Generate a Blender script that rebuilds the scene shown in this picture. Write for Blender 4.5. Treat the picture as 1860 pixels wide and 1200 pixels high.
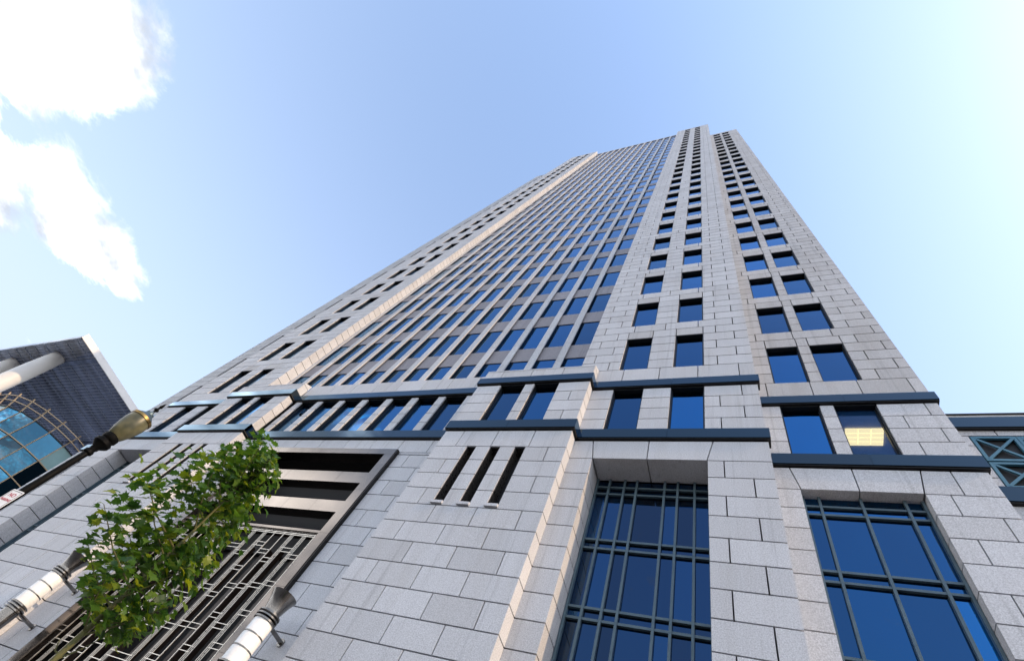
import bpy, math, random
from mathutils import Vector, Matrix
random.seed(7)
S = bpy.context.scene
COL = S.collection
for o in list(bpy.data.objects): bpy.data.objects.remove(o)

# ------------------------------------------------------------------ camera
ZO = 1.6                                   # eye height above the pavement
CAM = Vector((0.0, -10.0, ZO))
RIGHT = Vector((0.909672, 0.253968, 0.328632))
DOWN = Vector((-0.089951, 0.893151, -0.440668))
FWD = Vector((-0.405470, 0.371303, 0.835300))
RIGHT.normalize(); FWD = (FWD - RIGHT*FWD.dot(RIGHT)).normalized(); DOWN = FWD.cross(RIGHT)
FPX = 865.2/1860.0
cd = bpy.data.cameras.new('camera'); cam = bpy.data.objects.new('camera', cd); COL.objects.link(cam)
cd.sensor_fit = 'HORIZONTAL'; cd.sensor_width = 36.0; cd.lens = 36.0*FPX
cd.clip_start = 0.05; cd.clip_end = 4000
m = Matrix((RIGHT, -DOWN, -FWD)).transposed().to_4x4(); m.translation = CAM
cam.matrix_world = m
S.camera = cam

# ------------------------------------------------------------------ sky, sun, exposure
SUN_AZ, SUN_EL = math.radians(-6.0), math.radians(34.0)     # azimuth from +X towards +Y
w = bpy.data.worlds.new('World'); S.world = w; w.use_nodes = True
nt = w.node_tree; nt.nodes.clear()
def N(tree, typ, **kw):
    n = tree.nodes.new(typ)
    for k, v in kw.items():
        if k.startswith('i_'):
            key = k[2:]; key = int(key) if key.isdigit() else key
            n.inputs[key].default_value = v
        else: setattr(n, k, v)
    return n
def L(tree, a, b): tree.links.new(a, b)
def mth(tree, op, a, b=None, c=None, clamp=False):
    n = tree.nodes.new('ShaderNodeMath'); n.operation = op; n.use_clamp = clamp
    for i, v in enumerate((a, b, c)):
        if v is None: continue
        if isinstance(v, (int, float)): n.inputs[i].default_value = v
        else: tree.links.new(v, n.inputs[i])
    return n.outputs[0]
sky = N(nt, 'ShaderNodeTexSky', sky_type='NISHITA', sun_disc=False, sun_elevation=SUN_EL,
        sun_rotation=math.pi/2 - SUN_AZ, altitude=150.0, air_density=1.1, dust_density=1.5, ozone_density=1.0)
geo = N(nt, 'ShaderNodeTexCoord')
sep = N(nt, 'ShaderNodeSeparateXYZ'); L(nt, geo.outputs['Generated'], sep.inputs[0])
zc = mth(nt, 'MAXIMUM', sep.outputs[2], 0.04)
px = mth(nt, 'DIVIDE', sep.outputs[0], zc); py = mth(nt, 'DIVIDE', sep.outputs[1], zc)
P = N(nt, 'ShaderNodeCombineXYZ'); L(nt, px, P.inputs[0]); L(nt, py, P.inputs[1])
# cumulus banks on a flat cloud deck (deck coordinates = direction.xy / direction.z)
def blob(cx, cy, rx, ry):
    ax = mth(nt, 'DIVIDE', mth(nt, 'SUBTRACT', px, cx), rx)
    ay = mth(nt, 'DIVIDE', mth(nt, 'SUBTRACT', py, cy), ry)
    r = mth(nt, 'SQRT', mth(nt, 'ADD', mth(nt, 'MULTIPLY', ax, ax), mth(nt, 'MULTIPLY', ay, ay)))
    return mth(nt, 'SUBTRACT', 1.0, r)
field = None
for b in ((-1.80, -0.95, .62, .50), (-1.42, -.66, .33, .29), (-1.36, -.46, .21, .16), (-1.66, -.56, .36, .17), (-1.50, -.42, .20, .10),
          (-1.93, -.14, .24, .24), (-1.84, .06, .12, .13), (-2.32, -.30, .36, .17), (-2.75, -.75, .60, .42), (-1.7, -1.9, .9, .6),
          (-3.3, .45, .55, .16)):
    v = blob(*b); field = v if field is None else mth(nt, 'MAXIMUM', field, v)
rad = mth(nt, 'SQRT', mth(nt, 'ADD', mth(nt, 'MULTIPLY', px, px), mth(nt, 'MULTIPLY', py, py)))
far = N(nt, 'ShaderNodeMapRange', i_1=2.2, i_2=4.0, i_3=-.55, i_4=.28); L(nt, rad, far.inputs[0])   # low cumulus ring, mostly out of view, added to brighten the front
field = mth(nt, 'MAXIMUM', field, far.outputs[0])
n1 = N(nt, 'ShaderNodeTexNoise', noise_dimensions='3D', i_Scale=5.5, i_Detail=10.0, i_Roughness=.66, i_Distortion=.35)
L(nt, P.outputs[0], n1.inputs['Vector'])
dens = mth(nt, 'ADD', field, mth(nt, 'MULTIPLY', mth(nt, 'SUBTRACT', n1.outputs[0], .5), 1.5))
al = N(nt, 'ShaderNodeMapRange', interpolation_type='SMOOTHSTEP', i_1=-.08, i_2=.50); L(nt, dens, al.inputs[0])
n2 = N(nt, 'ShaderNodeTexNoise', i_Scale=2.3, i_Detail=6.0, i_Roughness=.55); L(nt, P.outputs[0], n2.inputs['Vector'])
shade = N(nt, 'ShaderNodeMapRange', i_1=.38, i_2=.66, i_3=0.0, i_4=1.0); L(nt, n2.outputs[0], shade.inputs[0])
ccol = N(nt, 'ShaderNodeMix', data_type='RGBA'); 
ccol.inputs['A'].default_value = (1.55, 1.68, 1.90, 1); ccol.inputs['B'].default_value = (16.0, 15.7, 15.2, 1)
L(nt, mth(nt, 'POWER', shade.outputs[0], 2.0), ccol.inputs['Factor'])
# thin high haze: veils the blue more the longer the line of sight through it (1 / sin elevation)
am = mth(nt, 'DIVIDE', 1.0, mth(nt, 'MAXIMUM', sep.outputs[2], .08))
hz = mth(nt, 'SUBTRACT', 1.0, mth(nt, 'EXPONENT', mth(nt, 'MULTIPLY', mth(nt, 'SUBTRACT', am, .92), -.75)), clamp=True)
veil = N(nt, 'ShaderNodeMix', data_type='RGBA'); veil.inputs['B'].default_value = (1.55, 1.68, 1.92, 1)
L(nt, hz, veil.inputs['Factor']); L(nt, sky.outputs[0], veil.inputs['A'])
mixc = N(nt, 'ShaderNodeMix', data_type='RGBA')
L(nt, al.outputs[0], mixc.inputs['Factor']); L(nt, veil.outputs['Result'], mixc.inputs['A']); L(nt, ccol.outputs['Result'], mixc.inputs['B'])
bg = N(nt, 'ShaderNodeBackground', i_Strength=0.13); L(nt, mixc.outputs['Result'], bg.inputs[0])
wo = N(nt, 'ShaderNodeOutputWorld'); L(nt, bg.outputs[0], wo.inputs[0])

sd = bpy.data.lights.new('sun', 'SUN'); sd.energy = 2.0; sd.angle = math.radians(0.55); sd.color = (.42, .295, .175)
sun = bpy.data.objects.new('sun', sd); COL.objects.link(sun)
sv = Vector((math.cos(SUN_EL)*math.cos(SUN_AZ), math.cos(SUN_EL)*math.sin(SUN_AZ), math.sin(SUN_EL)))
sun.rotation_euler = (-sv).to_track_quat('-Z', 'Y').to_euler(); sun.location = (40, -20, 60)
vs = S.view_settings; vs.view_transform = 'Standard'; vs.look = 'None'; vs.exposure = 1.82; vs.gamma = 1.0; vs.use_curve_mapping = False
S.render.engine = 'CYCLES'

# ------------------------------------------------------------------ materials
def newmat(name):
    mt = bpy.data.materials.new(name); mt.use_nodes = True
    t = mt.node_tree; b = t.nodes['Principled BSDF']
    return mt, t, b
def plain(name, col, rough=.5, metal=0.0, spec=.5, noise=.0, scale=8.0, bump=0.0, ior=None):
    mt, t, b = newmat(name)
    b.inputs['Roughness'].default_value = rough; b.inputs['Metallic'].default_value = metal
    b.inputs['Specular IOR Level'].default_value = spec
    if ior: b.inputs['IOR'].default_value = ior
    b.inputs['Base Color'].default_value = (*col, 1)
    if noise:
        g = N(t, 'ShaderNodeNewGeometry')
        n = N(t, 'ShaderNodeTexNoise', i_Scale=scale, i_Detail=6.0); L(t, g.outputs['Position'], n.inputs['Vector'])
        k = N(t, 'ShaderNodeMapRange', i_1=.3, i_2=.7, i_3=1-noise, i_4=1+noise); L(t, n.outputs[0], k.inputs[0])
        mx = N(t, 'ShaderNodeMix', data_type='RGBA', blend_type='MULTIPLY'); mx.inputs['Factor'].default_value = 1
        mx.inputs['A'].default_value = (*col, 1); L(t, k.outputs[0], mx.inputs['B']); L(t, mx.outputs['Result'], b.inputs['Base Color'])
        r = N(t, 'ShaderNodeMapRange', i_1=.3, i_2=.7, i_3=max(.02, rough*.75), i_4=min(1, rough*1.3)); L(t, n.outputs[0], r.inputs[0]); L(t, r.outputs[0], b.inputs['Roughness'])
        if bump:
            bp = N(t, 'ShaderNodeBump', i_Strength=bump, i_Distance=.01); L(t, n.outputs[0], bp.inputs['Height']); L(t, bp.outputs[0], b.inputs['Normal'])
    return mt
def granite(name, col, stain, stain_amt, grain=.16, rough=.62):
    """flamed granite: salt-and-pepper grain, a tone of its own for every slab, rain streaks and blotches"""
    mt, t, b = newmat(name)
    g = N(t, 'ShaderNodeNewGeometry'); oi = N(t, 'ShaderNodeObjectInfo')
    n = N(t, 'ShaderNodeTexNoise', i_Scale=34.0, i_Detail=4.0, i_Roughness=.75); L(t, g.outputs['Position'], n.inputs['Vector'])
    gr = N(t, 'ShaderNodeMapRange', i_1=.36, i_2=.64, i_3=1-grain, i_4=1+grain); L(t, n.outputs[0], gr.inputs[0])
    v = N(t, 'ShaderNodeTexVoronoi', i_Scale=55.0); L(t, g.outputs['Position'], v.inputs['Vector'])
    fl = N(t, 'ShaderNodeMapRange', i_1=.05, i_2=.22, i_3=.72, i_4=1.0); L(t, v.outputs[0], fl.inputs[0])
    rnd = mth(t, 'FRACT', mth(t, 'ADD', oi.outputs['Random'], g.outputs['Random Per Island']))
    sl = N(t, 'ShaderNodeMapRange', i_1=0., i_2=1., i_3=.93, i_4=1.06); L(t, rnd, sl.inputs[0])
    f = mth(t, 'MULTIPLY', mth(t, 'MULTIPLY', gr.outputs[0], fl.outputs[0]), sl.outputs[0])
    mp = N(t, 'ShaderNodeMapping'); mp.inputs['Scale'].default_value = (1.7, 1.7, .22); L(t, g.outputs['Position'], mp.inputs[0])
    s1 = N(t, 'ShaderNodeTexNoise', i_Scale=1.0, i_Detail=7.0, i_Roughness=.65); L(t, mp.outputs[0], s1.inputs['Vector'])
    s2 = N(t, 'ShaderNodeMapRange', i_1=.46, i_2=.72, i_3=0., i_4=stain_amt); L(t, s1.outputs[0], s2.inputs[0])
    rnd2 = mth(t, 'FRACT', mth(t, 'MULTIPLY', rnd, 7.31))
    st = mth(t, 'ADD', s2.outputs[0], mth(t, 'MULTIPLY', mth(t, 'MULTIPLY', rnd2, rnd2), stain_amt*.7), clamp=True)
    mp2 = N(t, 'ShaderNodeMapping'); mp2.inputs['Scale'].default_value = (5.5, 5.5, .16); L(t, g.outputs['Position'], mp2.inputs[0])
    d1 = N(t, 'ShaderNodeTexNoise', i_Scale=1.0, i_Detail=5.0, i_Roughness=.6); L(t, mp2.outputs[0], d1.inputs['Vector'])
    d2 = N(t, 'ShaderNodeMapRange', i_1=.56, i_2=.72, i_3=1.0, i_4=.80); L(t, d1.outputs[0], d2.inputs[0])
    f = mth(t, 'MULTIPLY', f, d2.outputs[0])
    mx = N(t, 'ShaderNodeMix', data_type='RGBA'); mx.inputs['A'].default_value = (*col, 1); mx.inputs['B'].default_value = (*stain, 1); L(t, st, mx.inputs['Factor'])
    mu = N(t, 'ShaderNodeMix', data_type='RGBA', blend_type='MULTIPLY'); mu.inputs['Factor'].default_value = 1
    L(t, mx.outputs['Result'], mu.inputs['A']); L(t, f, mu.inputs['B']); L(t, mu.outputs['Result'], b.inputs['Base Color'])
    b.inputs['Roughness'].default_value = rough; b.inputs['Specular IOR Level'].default_value = .35
    bp = N(t, 'ShaderNodeBump', i_Strength=.25, i_Distance=.004); L(t, n.outputs[0], bp.inputs['Height']); L(t, bp.outputs[0], b.inputs['Normal'])
    return mt
def glass(name, tint, wav=.004, rough=.015, coat=1.0, var=.42):
    """coated reflective glazing: tinted mirror film under clear glass, slightly uneven panes"""
    mt, t, b = newmat(name)
    g = N(t, 'ShaderNodeNewGeometry'); oi = N(t, 'ShaderNodeObjectInfo')
    rnd = mth(t, 'FRACT', mth(t, 'ADD', oi.outputs['Random'], g.outputs['Random Per Island']))
    k = N(t, 'ShaderNodeMapRange', i_3=1-var, i_4=1+var); L(t, rnd, k.inputs[0])
    mx = N(t, 'ShaderNodeMix', data_type='RGBA', blend_type='MULTIPLY'); mx.inputs['Factor'].default_value = 1; mx.inputs['A'].default_value = (*tint, 1)
    L(t, k.outputs[0], mx.inputs['B']); L(t, mx.outputs['Result'], b.inputs['Base Color'])
    b.inputs['Metallic'].default_value = 1.0; b.inputs['Roughness'].default_value = rough
    b.inputs['Specular Tint'].default_value = (.45, .72, 1.0, 1)
    b.inputs['Coat Weight'].default_value = coat; b.inputs['Coat Roughness'].default_value = rough; b.inputs['Coat IOR'].default_value = 1.5
    n = N(t, 'ShaderNodeTexNoise', i_Scale=.9, i_Detail=1.0); L(t, g.outputs['Position'], n.inputs['Vector'])
    bp = N(t, 'ShaderNodeBump', i_Strength=1.0, i_Distance=wav); L(t, n.outputs[0], bp.inputs['Height']); L(t, bp.outputs[0], b.inputs['Normal'])
    return mt
M = {}
M['granite'] = granite('granite', (.585, .592, .612), (.455, .44, .43), .36, grain=.24)
M['granite_warm'] = granite('granite_brownish', (.535, .53, .532), (.42, .395, .375), .5)  # browner granite: stained lintels, wing slabs, mullion cheeks
M['granite_dark'] = granite('granite_spandrel', (.32, .305, .325), (.27, .25, .265), .3, grain=.22)
M['core'] = plain('core_concrete', (.03, .03, .03), .9)
M['slot_shade'] = plain('slot_reveal_shade', (.045, .040, .036), .3, noise=.3, scale=9)  # near-black tone stands for shade in the slot reveals
M['cornice'] = glass('polished_band', (.0008, .018, .031), wav=.002, rough=.06, coat=.9, var=.15)
M['glass'] = glass('blue_glass', (.001, .082, .225), wav=.022, coat=.6)
M['glass_deep'] = glass('navy_glass', (.001, .034, .100), wav=.016, coat=.6)
M['bronze_frame'] = plain('dark_bronze_frame', (.020, .022, .024), .4, .5)
M['teal'] = plain('teal_grey_mullion', (.085, .13, .155), .42, .2, noise=.15, scale=3)
M['lattice'] = plain('teal_lattice_paint', (.05, .17, .25), .45, 0, noise=.15, scale=2)
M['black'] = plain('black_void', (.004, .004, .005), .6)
M['portal'] = plain('polished_bronze_cladding', (.225, .195, .175), .16, 1.0, noise=.10, scale=1.2)
M['portal_shade'] = plain('bronze_cladding_shade', (.03, .028, .028), .25, .8)  # jamb side coloured near black, shade put into the cladding
M['screen'] = plain('satin_screen_metal', (.62, .58, .52), .30, .9, noise=.1, scale=9)
M['inner_wood'] = plain('brown_lobby_board', (.035, .022, .016), .45, noise=.35, scale=1.5)
M['lamp_glass'] = plain('opal_glass', (.88, .88, .86), .28, noise=.03, scale=6)
M['nickel'] = plain('aged_nickel', (.22, .21, .20), .22, 1.0, noise=.2, scale=5)
M['iron'] = plain('black_cast_iron', (.0025, .0025, .0025), .55, .0, spec=.10, noise=.2, scale=14)
M['white_metal'] = plain('white_painted_metal', (.74, .73, .71), .45, noise=.05, scale=.3)
M['slat'] = plain('blue_grey_soffit_slat', (.55, .62, .76), .35, .1, noise=.3, scale=.12)
M['soffit'] = plain('dark_soffit_panel', (.25, .30, .42), .12, .2, noise=.75, scale=.12)
for nm in ('slat', 'soffit'):               # streaks in the colour imitate strip reflections along the canopy
    t = M[nm].node_tree; nn = [q for q in t.nodes if q.type == 'TEX_NOISE'][0]; gg = [q for q in t.nodes if q.type == 'NEW_GEOMETRY'][0]
    mp = N(t, 'ShaderNodeMapping'); mp.inputs['Scale'].default_value = (3.2, .35, 1); L(t, gg.outputs['Position'], mp.inputs[0]); L(t, mp.outputs[0], nn.inputs['Vector'])
M['drum_glass'] = glass('teal_glass', (.015, .12, .21), wav=.012, var=.7)  # wide tint spread between panes stands in for patchy reflections
M['drum_reflection'] = plain('pale_green_reflection', (.26, .40, .40), .12, 0, noise=.2, scale=.3)  # pale tone imitates reflections in some top-row panes
M['tan'] = plain('tan_metal', (.42, .31, .19), .45, .2, noise=.15, scale=2)
M['stone_light'] = plain('pale_stone', (.55, .54, .53), .7, noise=.10, scale=3)
M['asphalt'] = plain('asphalt', (.055, .055, .057), .9, noise=.3, scale=20, bump=.3)
M['pavement'] = plain('dark_granite_pavement', (.11, .11, .112), .85, noise=.12, scale=4, bump=.2)
M['kerb'] = plain('kerb_stone', (.42, .41, .39), .8, noise=.15, scale=6)
M['bark'] = plain('greenish_bark', (.10, .10, .035), .8, noise=.35, scale=25, bump=.4)
M['sign_white'] = plain('sign_white', (.80, .79, .78), .35)
M['sign_red'] = plain('sign_red', (.42, .02, .04), .4)
M['sign_black'] = plain('sign_black', (.02, .015, .015), .4)

# ------------------------------------------------------------------ mesh helpers
def proj(p):
    d = Vector(p) - CAM; z = d.dot(FWD)
    if z <= 0.05: return None
    return (930 + 1860*FPX*d.dot(RIGHT)/z, 600 + 1860*FPX*d.dot(DOWN)/z)
def area_px(corners):
    q = [proj(c) for c in corners]
    if any(c is None for c in q): return 0
    q = [(min(max(a, 0), 1860), min(max(b, 0), 1200)) for a, b in q]
    return abs(sum(q[i][0]*q[(i+1) % len(q)][1] - q[(i+1) % len(q)][0]*q[i][1] for i in range(len(q))))/2
class MB:
    def __init__(s): s.v = []; s.f = []
    def box(s, x0, x1, y0, y1, z0, z1):
        b = len(s.v)
        s.v += [(x0,y0,z0),(x1,y0,z0),(x1,y1,z0),(x0,y1,z0),(x0,y0,z1),(x1,y0,z1),(x1,y1,z1),(x0,y1,z1)]
        s.f += [tuple(b+i for i in q) for q in ((0,3,2,1),(4,5,6,7),(0,1,5,4),(1,2,6,5),(2,3,7,6),(3,0,4,7))]
        return s
    def bar(s, a, b, w, h=None, up=(0,0,1)):
        a = Vector(a); b = Vector(b); h = h or w
        d = (b-a).normalized(); u = Vector(up)
        if abs(d.dot(u)) > .98: u = Vector((1,0,0))
        r = d.cross(u).normalized(); u = r.cross(d)
        k = len(s.v)
        for p in (a, b):
            for sx, sy in ((-1,-1),(1,-1),(1,1),(-1,1)): s.v.append(tuple(p + r*sx*w/2 + u*sy*h/2))
        s.f += [tuple(k+i for i in q) for q in ((0,3,2,1),(4,5,6,7),(0,1,5,4),(1,2,6,5),(2,3,7,6),(3,0,4,7))]
        return s
    def lathe(s, prof, cx=0, cy=0, seg=24, z0=0, caps=True):
        k = len(s.v); n = len(prof)
        for r, z in prof:
            for i in range(seg):
                a = 2*math.pi*i/seg; s.v.append((cx + r*math.cos(a), cy + r*math.sin(a), z0+z))
        for j in range(n-1):
            for i in range(seg):
                a = k+j*seg+i; b = k+j*seg+(i+1) % seg
                s.f.append((a, b, b+seg, a+seg))
        if caps:
            s.f.append(tuple(k+i for i in reversed(range(seg)))); s.f.append(tuple(k+(n-1)*seg+i for i in range(seg)))
        return s
    def tube(s, pts, radii, seg=8):
        pts = [Vector(p) for p in pts]; k = len(s.v); n = len(pts)
        for j, p in enumerate(pts):
            d = (pts[min(j+1, n-1)] - pts[max(j-1, 0)]).normalized()
            u = Vector((0,0,1)) if abs(d.z) < .9 else Vector((1,0,0))
            r = d.cross(u).normalized(); u = r.cross(d)
            for i in range(seg):
                a = 2*math.pi*i/seg; s.v.append(tuple(p + (r*math.cos(a)+u*math.sin(a))*radii[j]))
        for j in range(n-1):
            for i in range(seg):
                a = k+j*seg+i; b = k+j*seg+(i+1) % seg
                s.f.append((a, b, b+seg, a+seg))
        s.f.append(tuple(k+i for i in reversed(range(seg)))); s.f.append(tuple(k+(n-1)*seg+i for i in range(seg)))
        return s
    def prism(s, poly, z0, z1):
        k = len(s.v); n = len(poly)
        s.v += [(x,y,z0) for x,y in poly] + [(x,y,z1) for x,y in poly]
        s.f.append(tuple(k+i for i in reversed(range(n)))); s.f.append(tuple(k+n+i for i in range(n)))
        for i in range(n): j = (i+1) % n; s.f.append((k+i, k+j, k+n+j, k+n+i))
        return s
    def mesh(s, name, mat, smooth=False):
        me = bpy.data.meshes.new(name); me.from_pydata(s.v, [], s.f); me.materials.append(M[mat] if isinstance(mat, str) else mat)
        if smooth:
            for p in me.polygons: p.use_smooth = True
            try: me.set_sharp_from_angle(angle=math.radians(35))
            except Exception: pass
        me.update(); return me
    def build(s, name, mat, parent=None, smooth=False):
        return link(name, s.mesh(name, mat, smooth), parent)
def link(name, data, parent=None, loc=None, scale=None):
    o = bpy.data.objects.new(name, data); COL.objects.link(o)
    if parent: o.parent = parent
    if loc is not None: o.location = loc
    if scale is not None: o.scale = scale
    return o
def thing(name, label, cat, loc=(0,0,0), group=None):
    o = link(name, None, None, loc); return tag(o, label, cat, group)
def tag(o, label, cat, group=None):
    o['label'] = label; o['category'] = cat
    if group: o['group'] = group
    return o
def structure(o): o['kind'] = 'structure'; return o
UNIT = {}
def unit(mat):
    if mat not in UNIT: UNIT[mat] = MB().box(0,1,0,1,0,1).mesh('unit_block_'+mat, mat)
    return UNIT[mat]
def place_box(name, b, mat, parent):
    x0,x1,y0,y1,z0,z1 = b
    return link(name, unit(mat), parent, (x0,y0,z0), (x1-x0,y1-y0,z1-z0))
def front(b): x0,x1,y0,y1,z0,z1 = b; return [(x0,y0,z0),(x1,y0,z0),(x1,y0,z1),(x0,y0,z1)]

# ------------------------------------------------------------------ ground
structure(MB().box(-900,900,-900,900,-.60,-.150).build('ground', 'asphalt'))
structure(MB().box(-900,900,-26,-7.4,-.20,-.146).build('road', 'asphalt'))
pav = structure(MB().box(-60,60,-7.05,2.0,-.3,0).build('pavement', 'pavement'))
structure(MB().box(-60,60,-7.395,-7.055,-.3,.004).build('kerb', 'kerb'))
structure(MB().box(-60,60,-32,-26,-.3,0).build('far_pavement', 'pavement'))

# ================================================================== OFFICE TOWER
tower = thing('office_tower', 'very tall grey granite office tower with blue glass windows and dark blue cornice bands', 'building')
C = -15.75                                  # axis of symmetry of the front
def mir(a, b): return 2*C - b, 2*C - a
YB, YR, YU = 0.0, 0.95, -0.444              # planes: end bays, corner wings, buttresses
J = .0165                                    # half joint
FH, CH = 4.16, 4.16/6
Z1 = 17.37
base_rows = [(11.82 - CH*(k+1), 11.82 - CH*k) for k in range(19)]
base_rows = [(max(a, -1.6), b) for a, b in base_rows]
tall_row = [(11.82, 12.70)]
mid_rows = [(13.28 + (15.85-13.28)/4*k, 13.28 + (15.85-13.28)/4*(k+1)) for k in range(4)]
top_course = [(16.40, Z1)]
def floor_rows(n):
    return [(Z1 + FH*f + CH*k, Z1 + FH*f + CH*(k+1)) for f in range(n) for k in range(6)]
panels = []                                 # (box, material)
def clad(x0, x1, y, rows, holes, depth=.30, edge=(.30, .30), ref=-.35, mat='granite', parity=0, mod=1.43, minlen=1.15, lintel=None, J=None):
    J = J or globals()['J']
    """slabs in running bond on the wall x0..x1 at plane y; holes = (xa, xb, za, zb)"""
    for r, (za, zb) in enumerate(rows):
        zm = (za+zb)/2
        cuts = sorted((max(h[0], x0), min(h[1], x1)) for h in holes if h[2] < zm < h[3] and h[1] > x0 and h[0] < x1)
        iv = []; c = x0
        for a, b in cuts:
            if a > c + .02: iv.append((c, a))
            c = max(c, b)
        if c < x1 - .02: iv.append((c, x1))
        isl = lintel is not None and r % 6 == 4
        if isl:                              # course right above the windows: one stone across each window
            xs = sorted({x0, x1, *[e for h in lintel for e in h]}); iv = list(zip(xs[:-1], xs[1:]))
        for a, b in iv:
            js = []
            if b - a > minlen and not (isl and any(abs(a-h[0]) < .01 for h in lintel)):
                off = ref + (mod/2 if (r + parity) % 2 else 0)
                k = math.ceil((a - off)/mod)
                while off + k*mod < b:
                    x = off + k*mod
                    if x - a > .32 and b - x > .32: js.append(x)
                    k += 1
            es = [a] + js + [b]
            for p, q in zip(es[:-1], es[1:]):
                d = depth
                if abs(p-x0) < .01: d = max(d, edge[0])
                if abs(q-x1) < .01: d = max(d, edge[1])
                mm = mat
                if isl and mat == 'granite' and any(abs(p-h[0]) < .01 for h in lintel): mm = 'granite_warm'
                o = random.uniform(-.0022, .0022)
                panels.append(((p + (J if p > x0+.01 else 0), q - (J if q < x1-.01 else 0), y+o, y+d, za+ZO+J, zb+ZO-J), mm))
def splayed(x0, x1, y, bot, top, side, depth=.92):
    f = (lambda v: v) if side == 0 else (lambda v: 2*C - v)
    bs = sorted([f(v) for v in bot]); ts = sorted([f(v) for v in top])
    bs = [x0] + bs + [x1]; ts = [x0] + ts + [x1]; n = len(bs)
    for i in range(n-1):
        l = J if i else 0; r = J if i < n-2 else 0; z0, z1 = 11.82+ZO+J, 12.70+ZO-J
        k = MB(); q = [(bs[i]+l, z0), (bs[i+1]-r, z0), (ts[i+1]-r, z1), (ts[i]+l, z1)]
        k.v = [(a, y, b) for a, b in q] + [(a, y+depth, b) for a, b in q]
        k.f = [(0,1,2,3),(7,6,5,4),(0,4,5,1),(1,5,6,2),(2,6,7,3),(3,7,4,0)]
        k.build('lintel_slab', 'granite', tower)
NB, NR = 27, 23
windows = []                                # punched windows: (x0,x1,y glass,z0,z1)
for side in (0, 1):
    def X(a, b): return (a, b) if side == 0 else mir(a, b)
    # ---- end bay with the tall window
    bx0, bx1 = X(-5.87, .88)
    wl, wr = X(-4.14, -3.01), X(-1.99, -.86)
    big = X(-4.22, -.80)
    ref = -.35 if side == 0 else 2*C+.35
    hB = [(*big, -1.6, 11.82)]
    h0 = [(*wl, 13.28, 15.85), (*wr, 13.28, 15.85)]
    hu = [(*q, Z1+FH*f, Z1+FH*f+CH*4) for q in (wl, wr) for f in range(NB)]
    lx0, lx1 = X(-4.998, .88)
    e_low = (.5, 1.2) if side == 0 else (1.2, .5)
    clad(lx0, lx1, YB, base_rows, hB, depth=.92, edge=(.92, 1.2), ref=ref)
    # lintel with splayed joints over the tall window
    splayed(lx0, lx1, YB, (-4.22, -2.52, -.80), (-4.36, -2.52, -.62), side)
    clad(lx0, lx1, YB, mid_rows, h0, ref=ref, edge=(.3, 1.2) if side == 0 else (1.2, .3))
    clad(bx0, bx1, YB, top_course, [], ref=ref, edge=(1.05, 1.05), parity=1)
    rows = floor_rows(NB) + [(Z1+FH*NB, 130.0)]
    clad(bx0, bx1, YB, rows, hu, ref=ref, edge=(1.05, 1.05), lintel=[wl, wr], J=.020)
    windows += [(*h[:2], YB+.165, h[2], h[3]) for h in h0 + hu]
    # ---- corner wing
    rx0, rx1 = X(.885, 5.86)
    wl, wr = X(1.535, 2.70), X(3.115, 4.285)
    bigr = X(1.553, 4.296)
    h0 = [(*wl, 13.28, 15.85), (*wr, 13.28, 15.85)]
    hu = [(*q, Z1+FH*f, Z1+FH*f+CH*4) for q in (wl, wr) for f in range(NR)]
    re = (.3, 1.4) if side == 0 else (1.4, .3)
    ref = .52 if side == 0 else 2*C-.52
    clad(rx0, rx1, YR, base_rows, [(*bigr, -1.6, 11.82)], ref=ref, depth=.40, edge=re, mat='granite', minlen=1.0)
    splayed(rx0, rx1, YR, (1.553, 2.92, 4.296, 5.1), (1.39, 2.92, 4.47, 5.1), side, .40)
    clad(rx0, rx1, YR, mid_rows, h0, ref=ref, edge=re)
    clad(rx0, rx1, YR, top_course, [], ref=ref, edge=re, parity=1, mat='granite_warm')
    clad(rx0, rx1, YR, floor_rows(NR) + [(Z1+FH*NR, 113.4)], hu, ref=ref, edge=re, lintel=[wl, wr], mat='granite_warm', J=.020)
    windows += [(*h[:2], YR+.165, h[2], h[3]) for h in h0 + hu]
    # ---- buttress
    ux0, ux1 = X(-10.015, -5.0)
    slots = [X(-8.68, -8.33), X(-7.75, -7.39), X(-6.81, -6.445)]
    hs = [(*q, 9.10, 11.82) for q in slots]
    wl, wr = X(-8.89, -7.78), X(-7.34, -6.29)
    h0 = [(*wl, 13.28, 15.85), (*wr, 13.28, 15.85)]
    ref = -5.62 if side == 0 else 2*C+5.62
    clad(ux0, ux1, YU, base_rows, hs, depth=.40, edge=(.442, .442), ref=ref, minlen=.95)
    clad(ux0, ux1, YU, tall_row, [], depth=.40, edge=(.442, .442), ref=ref, parity=1)
    clad(ux0, ux1, YU, mid_rows, h0, edge=(.442, .442), ref=ref)
    clad(ux0, ux1, YU, [(16.40, 17.02)], [], depth=.40, edge=(.442, .442), ref=ref, parity=1)
    windows += [(*h[:2], YU+.165, h[2], h[3]) for h in h0]
    for q in slots:  # dark plates on sides and head imitate the slots' shade
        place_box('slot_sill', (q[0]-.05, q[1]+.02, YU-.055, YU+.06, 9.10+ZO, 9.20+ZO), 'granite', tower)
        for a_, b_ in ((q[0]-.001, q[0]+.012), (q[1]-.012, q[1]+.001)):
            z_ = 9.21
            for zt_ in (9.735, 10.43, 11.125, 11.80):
                place_box('slot_shade_plate', (a_, b_, YU+.03, YU+.395, z_+ZO, zt_-.012+ZO), 'slot_shade', tower); z_ = zt_+.012
        place_box('slot_head_shade', (q[0]+.013, q[1]-.013, YU+.02, YU+.39, 11.79+ZO, 11.815+ZO), 'slot_shade', tower)
        place_box('slot_back', (q[0]-.05, q[1]+.05, YU+.395, YU+.42, 9.0+ZO, 11.9+ZO), 'black', tower)
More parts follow.
